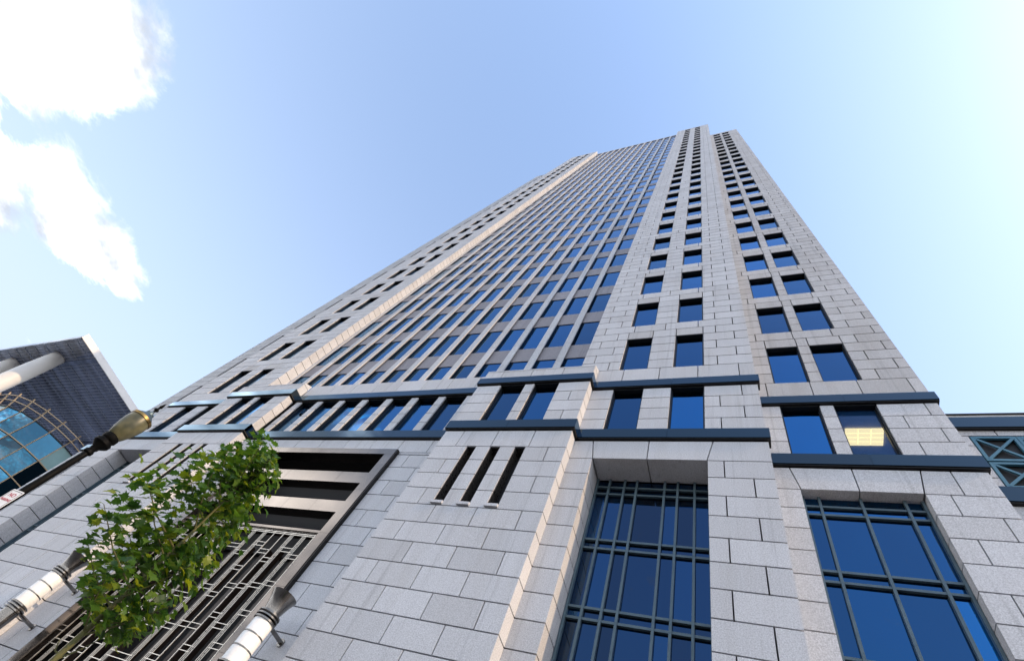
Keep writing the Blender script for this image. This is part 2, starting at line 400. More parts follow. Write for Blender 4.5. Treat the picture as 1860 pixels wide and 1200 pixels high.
    # sloped coping that dies into the wall behind
    k = MB(); za, zb = 17.02+ZO+J, 17.36+ZO
    k.v = [(ux0,YU,za),(ux1,YU,za),(ux1,-.005,za),(ux0,-.005,za),(ux0,-.02,zb),(ux1,-.02,zb),(ux1,-.005,zb),(ux0,-.005,zb),(ux0,YU,za+.07),(ux1,YU,za+.07)]
    k.f = [(0,3,2,1),(0,1,9,8),(8,9,5,4),(4,5,6,7),(1,2,6,5,9),(0,8,4,7,3),(3,7,6,2)]
    k.build('buttress_coping', 'granite', tower)
    # ---- concrete cores behind the slabs
    a, b = X(-5.80, .82); MB().box(a, b, .36, 30, 13.4+ZO, 129.4+ZO).build('core', 'core', tower)
    a, b = X(-9.95, -5.05); MB().box(a, b, YU+.43, .34, 0, 17.0+ZO).build('core', 'core', tower)
    a, b = X(-5.05, .82); MB().box(a, b, 1.25, 30, 0, 13.3+ZO).build('core', 'core', tower)
    a, b = X(.86, 5.80)
    if side: MB().box(a, b, YR+.36, 30, 0, 113+ZO).build('core', 'core', tower)
    else:                                    # leaves a lit room behind one of the low windows
        MB().box(a, b, YR+.62, 30, 0, 13.0+ZO).build('core', 'core', tower)
        MB().box(a, 3.02, YR+.36, 30, 13.02+ZO, 16.2+ZO).build('core', 'core', tower)
        MB().box(5.4, b, YR+.36, 30, 13.02+ZO, 16.2+ZO).build('core', 'core', tower)
        MB().box(3.03, 5.39, YR+7, 30, 13.02+ZO, 16.2+ZO).build('core', 'core', tower)
        MB().box(a, b, YR+.36, 30, 16.22+ZO, 113+ZO).build('core', 'core', tower)
# ---- recessed centre: base wall, piers between the cornices, stone band
RX0, RX1 = 2*C+10.02, -10.02
PX0, PX1 = 2*C+11.95, -11.95
clad(RX0, PX0-.005, YB, base_rows, [], depth=.35, ref=-20.9, minlen=.9)
clad(PX1+.005, RX1, YB, base_rows, [], depth=.35, ref=-11.35, minlen=.9)
clad(RX0, RX1, YB, [(11.96, 12.70)], [], depth=.35, ref=-15.0)
clad(RX0, PX0-.005, YB, [(11.82+J, 11.96)], [], depth=.35, minlen=9); clad(PX1+.005, RX1, YB, [(11.82+J, 11.96)], [], depth=.35, minlen=9)
SP = 1.497
for k in range(-4, 4):
    x = C + SP*(k+.5)
    clad(x-.185, x+.185, YB, mid_rows, [], depth=.09, edge=(.09, .09))
    place_box('pier_return', (x-.165, x+.165, .095, .44, 13.2+ZO, 15.9+ZO), 'bronze_frame', tower)
    x0 = x + .185; x1 = x + SP - .185
    if k < 3: windows.append((x0, x1, YB+.17, 13.28, 15.85))
windows.append((RX0, C-SP*3.5-.185, YB+.17, 13.28, 15.85)); windows.append((C+SP*3.5+.185, RX1, YB+.17, 13.28, 15.85))
clad(RX0, RX1, YB+.03, [(16.40, 17.50)], [], depth=.85, ref=-15.2, mod=1.497)
MB().box(RX0, RX1, .62, 30, 12.0+ZO, 17.4+ZO).build('core', 'core', tower)
MB().box(2*C+5.88, -5.88, 1.30, 30, 17.41+ZO, 128.6+ZO).build('core', 'core', tower)
MB().box(-37.2, 5.7, 8, 30, 128.7+ZO-17, 128.9+ZO-17).build('roof_slab', 'core', tower)

# ---- slabs: the 300 that show largest are objects, the rest one piece
panels.sort(key=lambda p: -area_px(front(p[0])))
for b, mm in panels[:300]: place_box('stone_slab', b, mm, tower)
for mm in ('granite', 'granite_warm'):
    k = MB()
    for b, q in panels[300:]:
        if q == mm: k.box(*b)
    o = k.build('stone_cladding', mm, tower); o['kind'] = 'stuff'

# ---- cornices (polished bands), butted end to end
def cornice(x0, x1, y, z0, z1, proud=.09, ends=(0, 0), depth=.30, seg=2.9):
    z0 += ZO+.05; z1 += ZO-.04
    x0 -= ends[0]; x1 += ends[1]
    n = max(1, round((x1-x0)/seg))
    o = link('cornice', None, tower)
    for i in range(n):
        a = x0 + (x1-x0)*i/n; b = x0 + (x1-x0)*(i+1)/n
        bx = (a + (.004 if i else 0), b - (.003 if i < n-1 else 0), y-proud+random.uniform(-.002, .002), y+depth, z0+.045, z1)
        place_box('polished_slab', bx, 'cornice', o)
    place_box('underside_shade', (x0+.01, x1-.01, y-proud+.03, y+depth-.01, z0, z0+.043), 'black', o)  # black strip stands in for the shade under the cornice
for za, zb, dz in ((12.70, 13.28, 0), (15.85, 16.40, 0)):
    for side in (0, 1):
        f = (lambda a, b: (a, b)) if side == 0 else mir
        e = lambda l, r: (l, r) if side == 0 else (r, l)
        cornice(*f(-10.015, -5.0), YU, za+.003, zb+.003, ends=(.08, .08), depth=.42)
        cornice(*f(-4.915, .88), YB, za, zb, ends=e(0, .08))
        cornice(*f(.965, 5.86), YR, za-.003, zb-.003, ends=e(0, .09))
    cornice(2*C+10.10, -10.10, YB, za-.006, zb-.006, depth=.34, seg=1.5 if za < 13 else 3)

# ---- punched windows: frame with a pane
allw = sorted(windows, key=lambda q: -area_px([(q[0],q[2],q[3]+ZO),(q[1],q[2],q[3]+ZO),(q[1],q[2],q[4]+ZO),(q[0],q[2],q[4]+ZO)]))
fcache = {}
def frame_mesh(wd, h, t=.05, d=.10):
    key = (round(wd, 2), round(h, 2))
    if key not in fcache:
        k = MB(); wd, h = key[0]+.03, key[1]+.03
        k.box(-.02, t*.5, -.10, d, -.02, h); k.box(wd-t*.5-.03, wd-.01, -.10, d, -.02, h); k.box(t*.5, t, 0, d, -.02, h); k.box(wd-t-.03, wd-t*.5-.03, 0, d, -.02, h)
        k.box(t*.5, wd-t*.5-.03, -.145, d-.003, h-t-.01, h-.004); k.box(t, wd-t-.03, .003, d-.003, -.02, t)  # dark head bar runs forward over the soffit to imitate its shade
        p = MB().box(t-.01, wd-t+.01, .045, .065, t-.01, h-t+.01)
        fcache[key] = (k.mesh('window_frame', 'bronze_frame'), p.mesh('window_pane', 'glass'))
    return fcache[key]
LIT = None
rest_f, rest_p = MB(), MB()
for i, (x0, x1, y, z0, z1) in enumerate(allw):
    fm, pm = frame_mesh(x1-x0, z1-z0)
    o = link('window', fm, tower, (x0, y, z0+ZO)); pn = link('pane', pm, o)
    if abs(x0-3.115) < .01 and z0 < 14: LIT = (o, pn)
# ---- tall windows in the end bays: narrow and wide lights, doubled transoms
def tall_window(x0, x1, y, offs, label_side):
    cx = (x0+x1)/2; zt = 11.86+ZO; zb = 0.0
    o = link('tall_window', None, tower)
    vs_ = [x0+.03] + [cx+q for q in offs] + [x1-.03]
    for x in vs_: place_box('mullion', (x-.032, x+.032, y-.10, y+.05, zb, zt), 'teal', o)
    zs = []
    z = 11.50
    while z > -1.2:
        zs += [z, z-.29]; z -= 2.06
    for z in zs: place_box('transom', (x0, x1, y-.075, y+.03, z-.032+ZO, z+.032+ZO), 'teal', o)
    zz = [zt] + [z+ZO for z in zs] + [zb]
    for a, b in zip(vs_[:-1], vs_[1:]):
        for za, zb_ in zip(zz[:-1], zz[1:]):
            pn = place_box('pane', (a+.02, b-.02, y+.004, y+.02, zb_+.02, za-.02), 'glass_deep' if len(offs) > 3 else 'glass', o)
            pn.rotation_euler = (random.uniform(-.002, .002), 0, random.uniform(-.003, .003))
oB = (-1.28, -.80, -.42, .42, .80, 1.28); oR = (-.96, 0, .96)
for side in (0, 1):
    f = (lambda a, b: (a, b)) if side == 0 else mir
    tall_window(*f(-4.22, -.80), .95, oB, side)
    tall_window(*f(1.553, 4.296), YR+.36, oR, side)
# ---- curtain wall of the recessed centre
ny = NB
mull = []
for k in range(-6, 6): mull.append(C + SP*(k+.5))
CX0, CX1 = 2*C+5.875, -5.875
def mullion(x, wd, y0):
    o = link('mullion', None, tower)
    k = MB(); z = 17.5
    while z < 128.9:                          # stone front in lengths, thin joints
        k.box(x-wd/2, x+wd/2, y0, y0+.055, z+ZO+.008, min(z+2.08, 129.0)+ZO-.008); z += 2.08
    k.build('stone_facing', 'granite', o)
    place_box('metal_return', (x-wd/2+.075, x+wd/2-.075, y0+.05, .99, 17.45+ZO, 128.9+ZO), 'bronze_frame', o)
    place_box('stone_cheek', (x-wd/2+.04, x+wd/2-.04, y0+.085, y0+.105, 17.45+ZO, 128.95+ZO), 'granite_warm', o)
for x in mull: mullion(x, .37, .60)
mullion(CX0+.13, .24, .64); mullion(CX1-.13, .24, .64)
edges = [CX0] + mull + [CX1]
spand, panes = [], []
for a, b in zip(edges[:-1], edges[1:]):
    for f in range(-1, NB):
        zt = Z1 + FH*f
        spand.append((a+.02, b-.02, .755, 1.02, max(zt+2.77, 17.1)+ZO, zt+FH+ZO)) if f >= 0 else None
        if f >= 0: panes.append((a+.02, b-.02, .795, .815, zt+ZO-.02, zt+2.80+ZO))
for lst, nm, mat in ((spand, 'spandrel_panel', 'granite_dark'), (panes, 'glazing_pane', 'glass')):
    lst.sort(key=lambda q: -area_px(front(q)))
    for b in lst[:300]: place_box(nm, b, mat, tower)
    k = MB()
    for b in lst[300:]: k.box(*b)
    o = k.build(nm + 's_far', mat, tower); o['kind'] = 'stuff'
MB().box(CX0, CX1, .62, 1.3, 128.95+ZO, 129.6+ZO).build('parapet', 'granite', tower)

# ---- lit room behind a low window of the right wing
mt, t, b = newmat('clear_blue_glass')
b.inputs['Base Color'].default_value = (.01, .05, .14, 1); b.inputs['Roughness'].default_value = .02; b.inputs['IOR'].default_value = 2.0
b.inputs['Specular Tint'].default_value = (.26, .52, 1, 1)
tr = N(t, 'ShaderNodeBsdfTransparent'); tr.inputs[0].default_value = (.75, .85, .95, 1)
ms = N(t, 'ShaderNodeMixShader'); ms.inputs[0].default_value = .55
L(t, b.outputs[0], ms.inputs[1]); L(t, tr.outputs[0], ms.inputs[2]); L(t, ms.outputs[0], t.nodes['Material Output'].inputs[0])
M['clear_glass'] = mt
mt, t, b = newmat('fluorescent_diffuser'); b.inputs['Emission Color'].default_value = (1.0, .66, .25, 1); b.inputs['Emission Strength'].default_value = 1.5
b.inputs['Base Color'].default_value = (.8, .7, .5, 1); M['tube_light'] = mt
if LIT:
    o, pn = LIT
    pn.data = pn.data.copy(); pn.data.materials[0] = M['clear_glass']
    room = link('lit_room', None, tower)
    place_box('ceiling', (3.0, 5.42, YR+.42, YR+7, 15.72+ZO, 16.1+ZO), 'stone_light', room)
    place_box('room_floor', (3.0, 5.42, YR+.42, YR+7, 13.03+ZO, 13.1+ZO), 'core', room)
    for kx in range(3):
        for ky in range(4):
            place_box('ceiling_light', (3.42+kx*.36, 3.76+kx*.36, YR+.86+ky*.17, YR+1.02+ky*.17, 15.66+ZO, 15.715+ZO), 'tube_light', room)

# ---- entrance portal
portal = link('entrance_portal', None, tower)
IX0, IX1 = PX0+.41, PX1-.41
for s in (0, 1):
    f = (lambda a, b: (a, b)) if s == 0 else mir
    z = 11.65
    while z > -1.6:
        z2 = max(z-1.9, -1.6)
        place_box('jamb_panel', (*f(IX1, PX1-.004), -.17, .30, z2+ZO+.004, z+ZO-.004), 'portal', portal); z = z2
    place_box('jamb_edge_shade', (*f(PX1-.003, PX1+.05), -.15, .10, 0, 11.95+ZO), 'portal_shade', portal)
def band(z0, z1, y0, n, mat='portal'):
    for i in range(n):
        a = IX0 + (IX1-IX0)*i/n; b = IX0 + (IX1-IX0)*(i+1)/n
        place_box('band_panel', (a+.004, b-.004, y0+random.uniform(-.002, .002), .30, z0+ZO, z1+ZO), mat, portal)
for i in range(6):
    a = PX0 + (PX1-PX0)*i/6; b = PX0 + (PX1-PX0)*(i+1)/6
    place_box('head_panel', (a+.003, b-.003, -.17, .30, 11.655+ZO, 11.95+ZO), 'portal', portal)
band(10.14, 10.68, -.10, 5); band(8.76, 9.26, -.10, 5); band(7.88, 7.97, -.10, 5)
place_box('void', (IX0, IX1, 1.1, 1.2, 7.7+ZO, 11.7+ZO), 'black', portal)
screen = link('metal_screen', None, portal)
def vbar(x, z0=-.6, z1=7.86, r=.0125): place_box('bar', (x-r, x+r, -.03-r, -.03+r, z0+ZO, z1+ZO), 'screen', screen)
half = [('t', .47), ('t', 1.0), ('s', 1.43), ('s', 1.86), ('t', 2.26), ('t', 2.80), ('s', 3.20)]
allx = []
for typ, d in half:
    for sg in (-1, 1):
        if typ == 't':
            for q in (-.066, 0, .066): vbar(C+sg*d+q, r=.0095)
        else: vbar(C+sg*d)
        allx.append(C+sg*d)
for z in (7.86, 7.80, 7.74): place_box('rail', (IX0, IX1, -.052, -.028, z-.011+ZO, z+.011+ZO), 'screen', screen)
allx = sorted([IX0] + allx + [IX1])
hb = MB()
for i, (a, b) in enumerate(zip(allx[:-1], allx[1:])):
    ph = [.0, .42, .21, .63, .35, .1, .5, .28][i if i < 8 else 14-i]
    z = 7.45 - ph
    while z > -.6:
        for q in (0, -.14):
            hb.box(a-.02, b+.02, -.050, -.030, z+q-.009+ZO, z+q+.009+ZO)
        z -= .92 if i % 2 else 1.25
o = hb.build('short_crossbars', 'screen', screen); o['kind'] = 'stuff'
for i in range(9):
    x = IX0 + .4 + i*.74
    place_box('lobby_post', (x, x+.10+.07*(i % 3), .55+.1*(i % 2), .75+.1*(i % 2), 0, 7.6+ZO), 'inner_wood', portal)
place_box('lobby_back', (IX0, IX1, 1.25, 1.35, 0, 7.7+ZO), 'black', portal)
place_box('jamb_glint', (IX0+.62, IX0+.74, .15, .3, 0, 7.5+ZO), 'screen', portal)  # pale post stands in for light caught on the left inner jamb

# ================================================================== wall sconces
def sconce(x, label):
    t = thing('wall_sconce', label, 'wall lamp', (x, 0, 3.07+ZO), 'sconces beside the entrance')
    y = -.87
    MB().lathe([(.235,1.62),(.215,1.66),(.225,1.78),(.255,1.93),(.295,2.07),(.345,2.19),(.355,2.215),(.32,2.22),(.20,1.9)], 0, y, 32).build('flared_top', 'nickel', t, True)
    for z in (1.50, 1.585, 1.67): MB().lathe([(.24,0),(.292,.006),(.292,.042),(.24,.048)], 0, y, 32, z).build('ring', 'nickel', t, True)
    MB().lathe([(.255,.50),(.258,.52),(.258,1.49),(.255,1.50)], 0, y, 32).build('glass_tube', 'lamp_glass', t, True)
    for z in (.82, 1.15): MB().lathe([(.262,0),(.268,.003),(.268,.03),(.262,.033)], 0, y, 32, z).build('strap', 'nickel', t, True)
    for z in (.27, .355, .44): MB().lathe([(.24,0),(.292,.006),(.292,.042),(.24,.048)], 0, y, 32, z).build('ring', 'nickel', t, True)
    MB().lathe([(.10,-.45),(.20,-.42),(.215,-.2),(.22,.1),(.225,.27)], 0, y, 32).build('tail_cap', 'nickel', t, True)
    for z in (.33, 1.55):
        MB().tube([(0,y+.2,z+.02),(0,-.02,z+.02)], [.05,.05], 16).build('arm', 'nickel', t, True)
        MB().tube([(0,-.035,z+.02),(0,-.002,z+.02)], [.10,.105], 20).build('wall_plate', 'nickel', t, True)
sconce(-10.86, 'white glass wall lamp on the right of the entrance screen, beside the three-slot pier')
sconce(-20.48, 'white glass wall lamp on the left of the entrance, below the sycamore tree')

# ================================================================== right annex with lattice grilles
an = thing('annex_building', 'low stone annex with teal lattice grilles right of the granite tower', 'building')
AY = 2.05
k = MB(); k.box(5.90, 24, AY+.12, 20, 0, 15.9+ZO); k.build('core', 'core', an)
def anx(b, nm='stone_slab', mat='granite'): return place_box(nm, b, mat, an)
zr = [0, 2.2, 4.4, 6.6, 8.8, 11.0, 12.69+ZO]
for r in range(6):
    x = 5.90 + (.6 if r % 2 else 0)
    xs = [5.90] + [x + 1.45*i for i in range(1, 13)]
    for a, b in zip(xs[:-1], xs[1:]): anx((a+J, b-J, AY, AY+.12, zr[r]+J, zr[r+1]-J))
for za, zb in ((13.30, 13.75), (13.75, 14.45), (14.45, 15.15), (15.15, 15.62)): anx((5.92, 6.60, AY, AY+.12, za+ZO+J, zb+ZO-J))
x = 5.92
while x < 23: anx((x+J, x+1.4-J, AY, AY+.12, 15.62+ZO+J, 15.86+ZO)); x += 1.4
for (za, zb) in ((12.70, 13.28), (15.87, 16.42)):
    co = link('cornice', None, an); x = 6.0
    while x < 23: place_box('polished_slab', (x+.003, x+2.9-.003, AY-.13, AY+.3, za+ZO+.045, zb+ZO), 'cornice', co); x += 2.9
    place_box('underside_shade', (6.01, 23.3, AY-.10, AY+.29, za+ZO, za+ZO+.043), 'black', co)
place_box('roof_edge', (5.95, 24, AY-.05, AY+.5, 16.43+ZO, 16.62+ZO), 'stone_light', an)
place_box('roof_cap', (5.93, 24, AY-.09, AY+.5, 16.625+ZO, 16.68+ZO), 'black', an)
place_box('grille_back', (6.6, 24, AY+.10, AY+.118, 13.3+ZO, 15.62+ZO), 'black', an)
for i in range(9):
    x0 = 6.63 + i*1.075
    for z0, z1 in ((13.36, 14.40), (14.46, 15.58)):
        z0 += ZO; z1 += ZO; x1 = x0 + 1.06
        g = link('lattice_grille', None, an); t_ = .085
        place_box('grille_frame', (x0, x0+t_, AY-.01, AY+.07, z0, z1), 'lattice', g); place_box('grille_frame', (x1-t_, x1, AY-.01, AY+.07, z0, z1), 'lattice', g)
        place_box('grille_frame', (x0+t_, x1-t_, AY-.013, AY+.067, z0, z0+t_), 'lattice', g); place_box('grille_frame', (x0+t_, x1-t_, AY-.013, AY+.067, z1-t_, z1), 'lattice', g)
        MB().bar((x0+t_, AY+.01, z0+t_), (x1-t_, AY+.01, z1-t_), .075, .05, (0,1,0)).build('grille_brace', 'lattice', g)
        MB().bar((x0+t_, AY+.016, z1-t_), (x1-t_, AY+.016, z0+t_), .075, .05, (0,1,0)).build('grille_brace', 'lattice', g)

# ================================================================== glass building with rounded corner (left, mid distance)
db = thing('round_corner_glass_building', 'blue glass building with rounded corner and tan roof railing left of the tower', 'building')
H1 = 28.0; DR = 9.66; DC = Vector((-85.4-DR, 15.8))
path = []                                    # plan of the glass skin, from far left round the corner to the back
for i in range(9): path.append((DC.x - 3.0*(9-i), DC.y - DR))
for i in range(7):
    a = math.radians(-90 + 15*i); path.append((DC.x + DR*math.cos(a), DC.y + DR*math.sin(a)))
for i in range(1, 8): path.append((DC.x + DR, DC.y + 3.0*i))
def off(i, d):
    a = Vector(path[max(i-1, 0)]); b = Vector(path[min(i+1, len(path)-1)]); t = (b-a).normalized()
    return Vector(path[i]) + Vector((t.y, -t.x))*d
ST = 3.08
lev = [H1+ZO - ST*k for k in range(10)] 
MB().prism([tuple(off(i, -.5)) for i in range(len(path))] + [(path[-1][0]-40, path[-1][1]), (path[0][0], path[-1][1])], 0, H1+ZO-.2).build('core', 'core', db)
rr = random.Random(3)
for i in range(len(path)-1):
    for j in range(9):
        a, b = off(i, 0), off(i+1, 0)
        k = MB(); d = (b-a).normalized(); nrm = Vector((d.y, -d.x))
        q = [a + d*.06, b - d*.06, b - d*.06 - nrm*.08, a + d*.06 - nrm*.08]
        tl = rr.uniform(-.03, .03)
        k.prism([tuple(v) for v in q], lev[j+1]+.06, lev[j]-.06)
        k.v = [(x + nrm.x*tl*(z-lev[j+1])/ST*2, y + nrm.y*tl*(z-lev[j+1])/ST*2, z) for x, y, z in k.v]
        k.build('pane', 'drum_reflection' if (j == 0 and rr.random() < .3) else 'drum_glass', db)
for i in range(len(path)):
    p = off(i, .06); place_box('mullion', (p.x-.06, p.x+.06, p.y-.06, p.y+.06, 0, H1+ZO), 'tan', db)
for j, z in enumerate(lev):
    k = MB()
    for i in range(len(path)-1): k.bar((*off(i, .12), z), (*off(i+1, .12), z), .11, .12)
    k.build('floor_ring', 'tan' if j else 'bronze_frame', db)
rail = link('roof_railing', None, db)
for z, d in ((H1+ZO+.75, .55), (H1+ZO+1.5, .8)):
    k = MB()
    for i in range(len(path)-1): k.bar((*off(i, d), z), (*off(i+1, d), z), .11, .11)
    k.build('rail', 'tan', rail)
for i in range(len(path)):
    k = MB().bar((*off(i, .1), H1+ZO-.1), (*off(i, .95), H1+ZO+1.9), .15, .15); k.build('post', 'tan', rail)

# ================================================================== canopy tower far left
ct = thing('canopy_tower', 'far building with huge slatted flat roof canopy on white columns, beyond the tower', 'building')
HS = 55.0+ZO; EX = -126.8; EY0, EY1 = 6.1, 46.0; EL = -230.0
MB().box(EL, EX-.3, EY0+.3, EY1, HS+.25, HS+1.0).build('soffit_deck', 'soffit', ct)
place_box('white_fascia', (EX-.3, EX, EY0-.2, EY1, HS-.05, HS+1.45), 'white_metal', ct)
place_box('front_edge', (EL, EX-.31, EY0-.1, EY0+.29, HS-.15, HS+.9), 'soffit', ct)
y = EY0 + .7; i = 0
while y < EY1:
    place_box('slat', (EL, EX-.32, y, y+.13, HS+.13, HS+.24), 'slat', ct); y += .82; i += 1
x = EX - 3.2
while x > EL:
    place_box('soffit_rib', (x-.08, x+.08, EY0+.3, EY1, HS+.155, HS+.24), 'slat', ct); x -= 4.6
place_box('cross_beam', (EL, EX-.33, 34.6, 35.8, HS-.3, HS+.2), 'soffit', ct)
place_box('cross_beam', (EL, EX-.33, 11.2, 12.0, HS-.05, HS+.2), 'soffit', ct)
for cx in (-140.8, -161.7, -183.0):
    MB().lathe([(1.75,0),(1.75,HS-6),(1.6,HS-1.2),(1.5,HS+.1)], cx, 9.9, 28).build('column', 'white_metal', ct, True)
MB().box(EL-30, -196, EY0+4, EY1+20, 0, HS+.2).build('wall', 'soffit', ct)

# ================================================================== street lamp with sign
lx, ly = -8.9, -7.32
lp = thing('street_lamp', 'black post street lamp with amber acorn globe left of the tree', 'street lamp', (lx, ly, 0))
ZB = 3.36+ZO
MB().lathe([(.24,0),(.24,.12),(.20,.18),(.20,.55),(.13,.72),(.09,.80),(.07,1.0),(.048,ZB-.45),(.048,ZB-.28)], 0, 0, 20).build('post', 'iron', lp, True)
MB().lathe([(.048,-.30),(.07,-.28),(.07,-.24),(.052,-.22),(.06,-.16),(.115,-.10),(.13,-.08),(.13,-.03),(.10,.0),(.12,.03),(.12,.09),(.10,.11)], 0, 0, 24, ZB).build('lamp_holder', 'iron', lp, True)
mt, t, b = newmat('amber_prismatic_globe'); b.inputs['Base Color'].default_value = (.42, .36, .14, 1); b.inputs['Roughness'].default_value = .35
b.inputs['Transmission Weight'].default_value = .1; b.inputs['Subsurface Weight'].default_value = .0; b.inputs['IOR'].default_value = 1.45
lw = N(t, 'ShaderNodeTexCoord'); wv = N(t, 'ShaderNodeTexNoise', i_Scale=5.0, i_Detail=2.0); L(t, lw.outputs['Object'], wv.inputs['Vector'])
rp = N(t, 'ShaderNodeValToRGB'); rp.color_ramp.elements[0].position = .35; rp.color_ramp.elements[0].color = (.060, .062, .034, 1); rp.color_ramp.elements[1].position = .7; rp.color_ramp.elements[1].color = (.175, .160, .080, 1)
L(t, wv.outputs[0], rp.inputs[0]); L(t, rp.outputs[0], b.inputs['Base Color']); M['globe'] = mt
MB().lathe([(.095,.10),(.12,.13),(.156,.24),(.180,.36),(.187,.44),(.178,.53)], 0, 0, 32, ZB).build('globe', 'globe', lp, True)
M['gold'] = plain('gilded_band', (.30, .19, .07), .2, 1.0, noise=.3, scale=12)
MB().lathe([(.178,.525),(.190,.53),(.190,.575),(.17,.585)], 0, 0, 32, ZB).build('crown_band', 'gold', lp, True)
M['bluegrey'] = plain('grey_cap_metal', (.10, .14, .16), .4, .6)
MB().lathe([(.17,.58),(.14,.62),(.10,.655),(.075,.68),(.075,.71),(.03,.73),(.022,.76)], 0, 0, 28, ZB).build('cap', 'bluegrey', lp, True)
MB().lathe([(.018,.75),(.018,.79),(.040,.81),(.040,.83),(.018,.85),(.018,.88),(.03,.90),(.006,1.0)], 0, 0, 16, ZB).build('finial', 'iron', lp, True)
# parking sign clamped to the post
sg = thing('parking_sign', 'small white no-parking sign with red lettering on the lamp post', 'sign', (lx, ly, 0))
nv = Vector((.26, -.9656, 0)); tv = Vector((.9656, .26, 0))
rot = Matrix(((tv.x, 0, nv.x), (tv.y, 0, nv.y), (0, 1, 0))).to_4x4()      # local x = reading direction, y = up, z = normal
rot.translation = Vector((-8.80, -7.385, 2.055+ZO))
sg.matrix_world = rot
k = MB(); W2, H2, r = .112, .168, .018
poly = []
for cx, cy, a0 in ((W2-r, H2-r, 0), (-W2+r, H2-r, 90), (-W2+r, -H2+r, 180), (W2-r, -H2+r, 270)):
    for q in range(5):
        a = math.radians(a0 + q*22.5); poly.append((cx + r*math.cos(a), cy + r*math.sin(a)))
k.prism(poly, -.004, 0).build('plate', 'sign_white', sg)
kb = MB()
for (x0, x1, y0, y1) in ((-W2+.02, W2-.02, H2-.022, H2-.016), (-W2+.02, W2-.02, -H2+.016, -H2+.022), (-W2+.016, -W2+.022, -H2+.02, H2-.02), (W2-.022, W2-.016, -H2+.02, H2-.02)):
    kb.box(x0, x1, y0, y1, .0005, .0015)
kb.build('border', 'sign_black', sg)
for txt, yy, size, mat in (('NO', .062, .074, 'sign_red'), ('PARKING', -.006, .046, 'sign_red')):
    fc = bpy.data.curves.new('lettering', 'FONT'); fc.body = txt; fc.size = size; fc.align_x = 'CENTER'; fc.extrude = .0006; fc.offset = .0015
    tmp = bpy.data.objects.new('lettering_outline', fc); COL.objects.link(tmp); bpy.context.view_layer.update()
    me = bpy.data.meshes.new_from_object(tmp.evaluated_get(bpy.context.evaluated_depsgraph_get())); bpy.data.objects.remove(tmp)
    me.materials.clear(); me.materials.append(M[mat]); link('lettering', me, sg, (0, yy, .0012))
MB().box(-.11, .02, -.02, .02, -.05, -.005).build('bracket', 'iron', sg)

# ================================================================== sycamore tree
tx, ty = -5.69, -10+3.15
tr_ = thing('sycamore_tree', 'young sycamore tree with loose yellow-green leaves in front of the entrance', 'tree', (tx, ty, 0))
latv = Vector((.484, .875, 0)); dep = Vector((-.875, .484, 0))
rt = random.Random(11)
def crown_at(z):                             # lateral reach of the crown at height z above the eye: (left, right)
    tab = [(1.15,-.05,.25),(1.35,-.30,.42),(1.6,-.66,.52),(1.9,-.93,.56),(2.3,-1.0,.50),(2.6,-.95,.46),(2.95,-.86,.42),(3.2,-.62,.32),(3.45,-.50,.22),(3.72,-.42,-.12)]
    for (za,la,ra),(zb,lb,rb) in zip(tab[:-1], tab[1:]):
        if za <= z <= zb:
            u = (z-za)/(zb-za); return la+(lb-la)*u, ra+(rb-ra)*u
    return -.1, .1
def inside(p, g=1.0):                        # keeps the crown's outline
    dp = p.x*dep.x + p.y*dep.y; k_ = 6.5/(6.5+dp); sl = (p.x*latv.x + p.y*latv.y)*k_; zz_ = (p.z-ZO)*k_
    if not 1.2 < zz_ < 3.72: return False
    l, r_ = crown_at(zz_); return l*g <= sl <= r_*g
trunk_pts = [(0,0,0),(.01,0,1.0),(.0,.01,2.0),(-.01,.0,3.0),(-.02,-.01,3.8),(-.06,-.03,4.5),(-.10,-.05,5.1)]
MB().tube(trunk_pts, [.040,.034,.029,.024,.016,.009,.004], 10).build('trunk', 'bark', tr_, True)
anchors = []
for i in range(26):
    z = 1.15 + 2.35*i/25 + rt.uniform(-.05, .05); l, r_ = crown_at(min(z+.35, 3.7))
    side = -1 if i % 2 else 1
    reach = (r_ if side > 0 else -l)*rt.uniform(.70, 1.0)
    if i % 3 == 0: dpt = rt.choice((-1, 1))*rt.uniform(.4, .75); reach *= .5
    else: dpt = rt.uniform(-.35, .35)
    b0 = Vector((-.01-.03*max(0, z-1.6), 0, z+ZO-.25))
    b1 = b0 + latv*side*reach + dep*dpt + Vector((0, 0, rt.uniform(.28, .55)))
    mid = (b0+b1)/2 + Vector((rt.uniform(-.05,.05), rt.uniform(-.05,.05), -.06))
    while not inside(b1, .95) and (b1-b0).length > .15: b1 = b0 + (b1-b0)*.92
    mid = (b0+b1)/2 + Vector((0, 0, -.04))
    MB().tube([b0, mid, b1], [.011, .007, .003], 6).build('branch', 'bark', tr_, True)
    for q in range(4):
        u = .35 + .2*q + rt.uniform(-.08, .08); u = min(u, 1)
        p = b0*(1-u)**2 + mid*2*u*(1-u) + b1*u*u
        anchors.append((p, b1-b0))
# leaf outline: five pointed lobes with a notched margin
half_ = [(0,-.42),(.10,-.34),(.30,-.40),(.27,-.22),(.52,-.12),(.36,-.02),(.50,.22),(.29,.18),(.22,.30),(.13,.30),(0,.58)]
def leaf_mesh(idx):
    k = MB(); r = random.Random(idx); cup = r.uniform(.10, .30); droop = r.uniform(.15, .5)
    pts = half_ + [(-x, y) for x, y in half_[-2:0:-1]]
    def zz(x, y): return abs(x)*cup - droop*y*y + r.uniform(-.015, .015)
    k.v = [(0, -.05, .0)] + [(x*r.uniform(.92,1.08), y, zz(x, y)) for x, y in pts]
    n = len(pts)
    for i in range(n): k.f.append((0, 1+i, 1+(i+1) % n))
    k.v += [(0, -.42, -.02), (.012, -.42, -.03), (.02, -.85, -.16), (0, -.85, -.15)]; b = n+1
    k.f.append((b, b+1, b+2, b+3))
    return k
mt, t, b = newmat('sycamore_leaf')
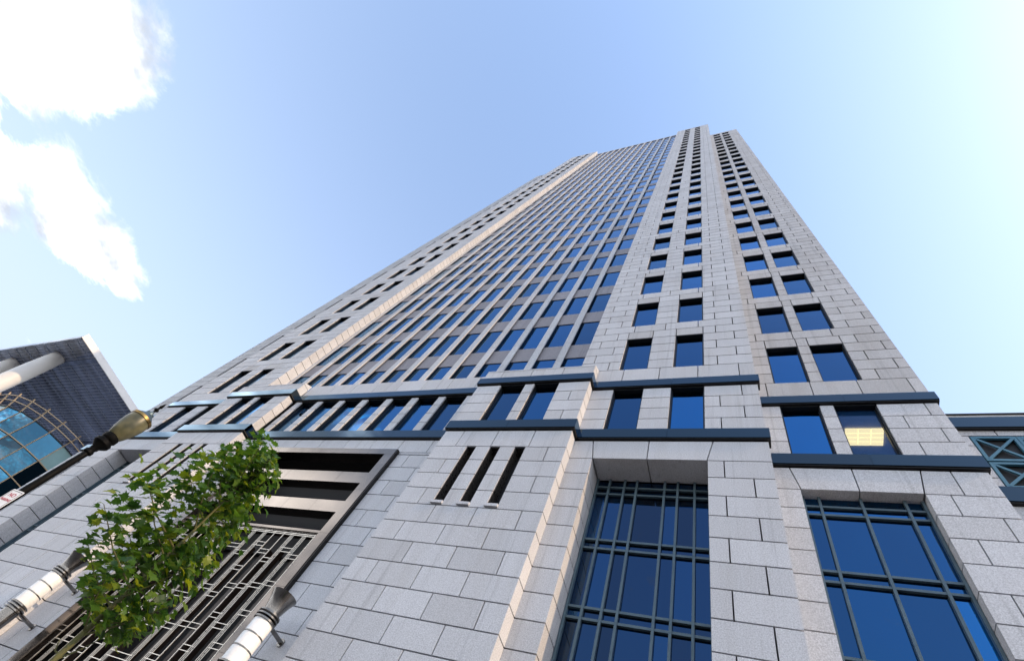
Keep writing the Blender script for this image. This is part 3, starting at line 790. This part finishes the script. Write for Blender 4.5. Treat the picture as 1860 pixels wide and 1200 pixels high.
g = N(t, 'ShaderNodeNewGeometry'); oi = N(t, 'ShaderNodeObjectInfo')
rnd = mth(t, 'FRACT', mth(t, 'ADD', oi.outputs['Random'], g.outputs['Random Per Island']))
rp = N(t, 'ShaderNodeValToRGB'); e = rp.color_ramp.elements
e[0].position = 0; e[0].color = (.020, .060, .011, 1); e[1].position = 1; e[1].color = (.215, .255, .028, 1)
q = e.new(.35); q.color = (.044, .108, .017, 1); q = e.new(.8); q.color = (.088, .160, .021, 1)
L(t, rnd, rp.inputs[0]); L(t, rp.outputs[0], b.inputs['Base Color']); b.inputs['Roughness'].default_value = .42
tl = N(t, 'ShaderNodeBsdfTranslucent'); hs = N(t, 'ShaderNodeHueSaturation', i_Hue=.485, i_Saturation=1.1, i_Value=2.0); L(t, rp.outputs[0], hs.inputs['Color']); L(t, hs.outputs[0], tl.inputs[0])
ms = N(t, 'ShaderNodeMixShader'); ms.inputs[0].default_value = .45; L(t, b.outputs[0], ms.inputs[1]); L(t, tl.outputs[0], ms.inputs[2]); L(t, ms.outputs[0], t.nodes['Material Output'].inputs[0])
M['leaf'] = mt
variants = [leaf_mesh(i) for i in range(8)]
vmesh = [v.mesh('leaf', 'leaf') for v in variants]
leaves = []
for i in range(1750):
    if i < 1300: p, d = rt.choice(anchors); p = p + Vector([rt.gauss(0, .10) for _ in range(3)])
    else:
        z = rt.uniform(1.25, 3.65); l, r_ = crown_at(z)
        p = Vector((0, 0, z+ZO)) + latv*rt.uniform(l*.95, r_*.95) + dep*rt.uniform(-.45, .45)
    if not inside(p, rt.uniform(.78, 1.18)): continue
    s = rt.uniform(.065, .150)
    out = Vector((p.x, p.y, 0)); out = out.normalized() if out.length > .05 else latv
    nrm = (Vector((0, 0, 1)) + out*.5 + Vector([rt.gauss(0, .38) for _ in range(3)])).normalized()
    tip = (out*1.0 + Vector((rt.gauss(0,.6), rt.gauss(0,.6), -.25))); tip = (tip - nrm*tip.dot(nrm)).normalized()
    mat = Matrix((tip.cross(nrm), tip, nrm)).transposed().to_4x4() @ Matrix.Scale(s, 4); mat.translation = p
    leaves.append((mat, i % 8))
leaves.sort(key=lambda q: (q[0].translation + Vector((tx, ty, 0)) - CAM).length)
for mat, vi in leaves[:300]:
    o = link('leaf', vmesh[vi], tr_); o.matrix_local = mat
k = MB()
for mat, vi in leaves[300:]:
    b0 = len(k.v); k.v += [tuple(mat @ Vector(v)) for v in variants[vi].v]; k.f += [tuple(b0+i for i in f) for f in variants[vi].f]
o = k.build('foliage', 'leaf', tr_); o['kind'] = 'stuff'
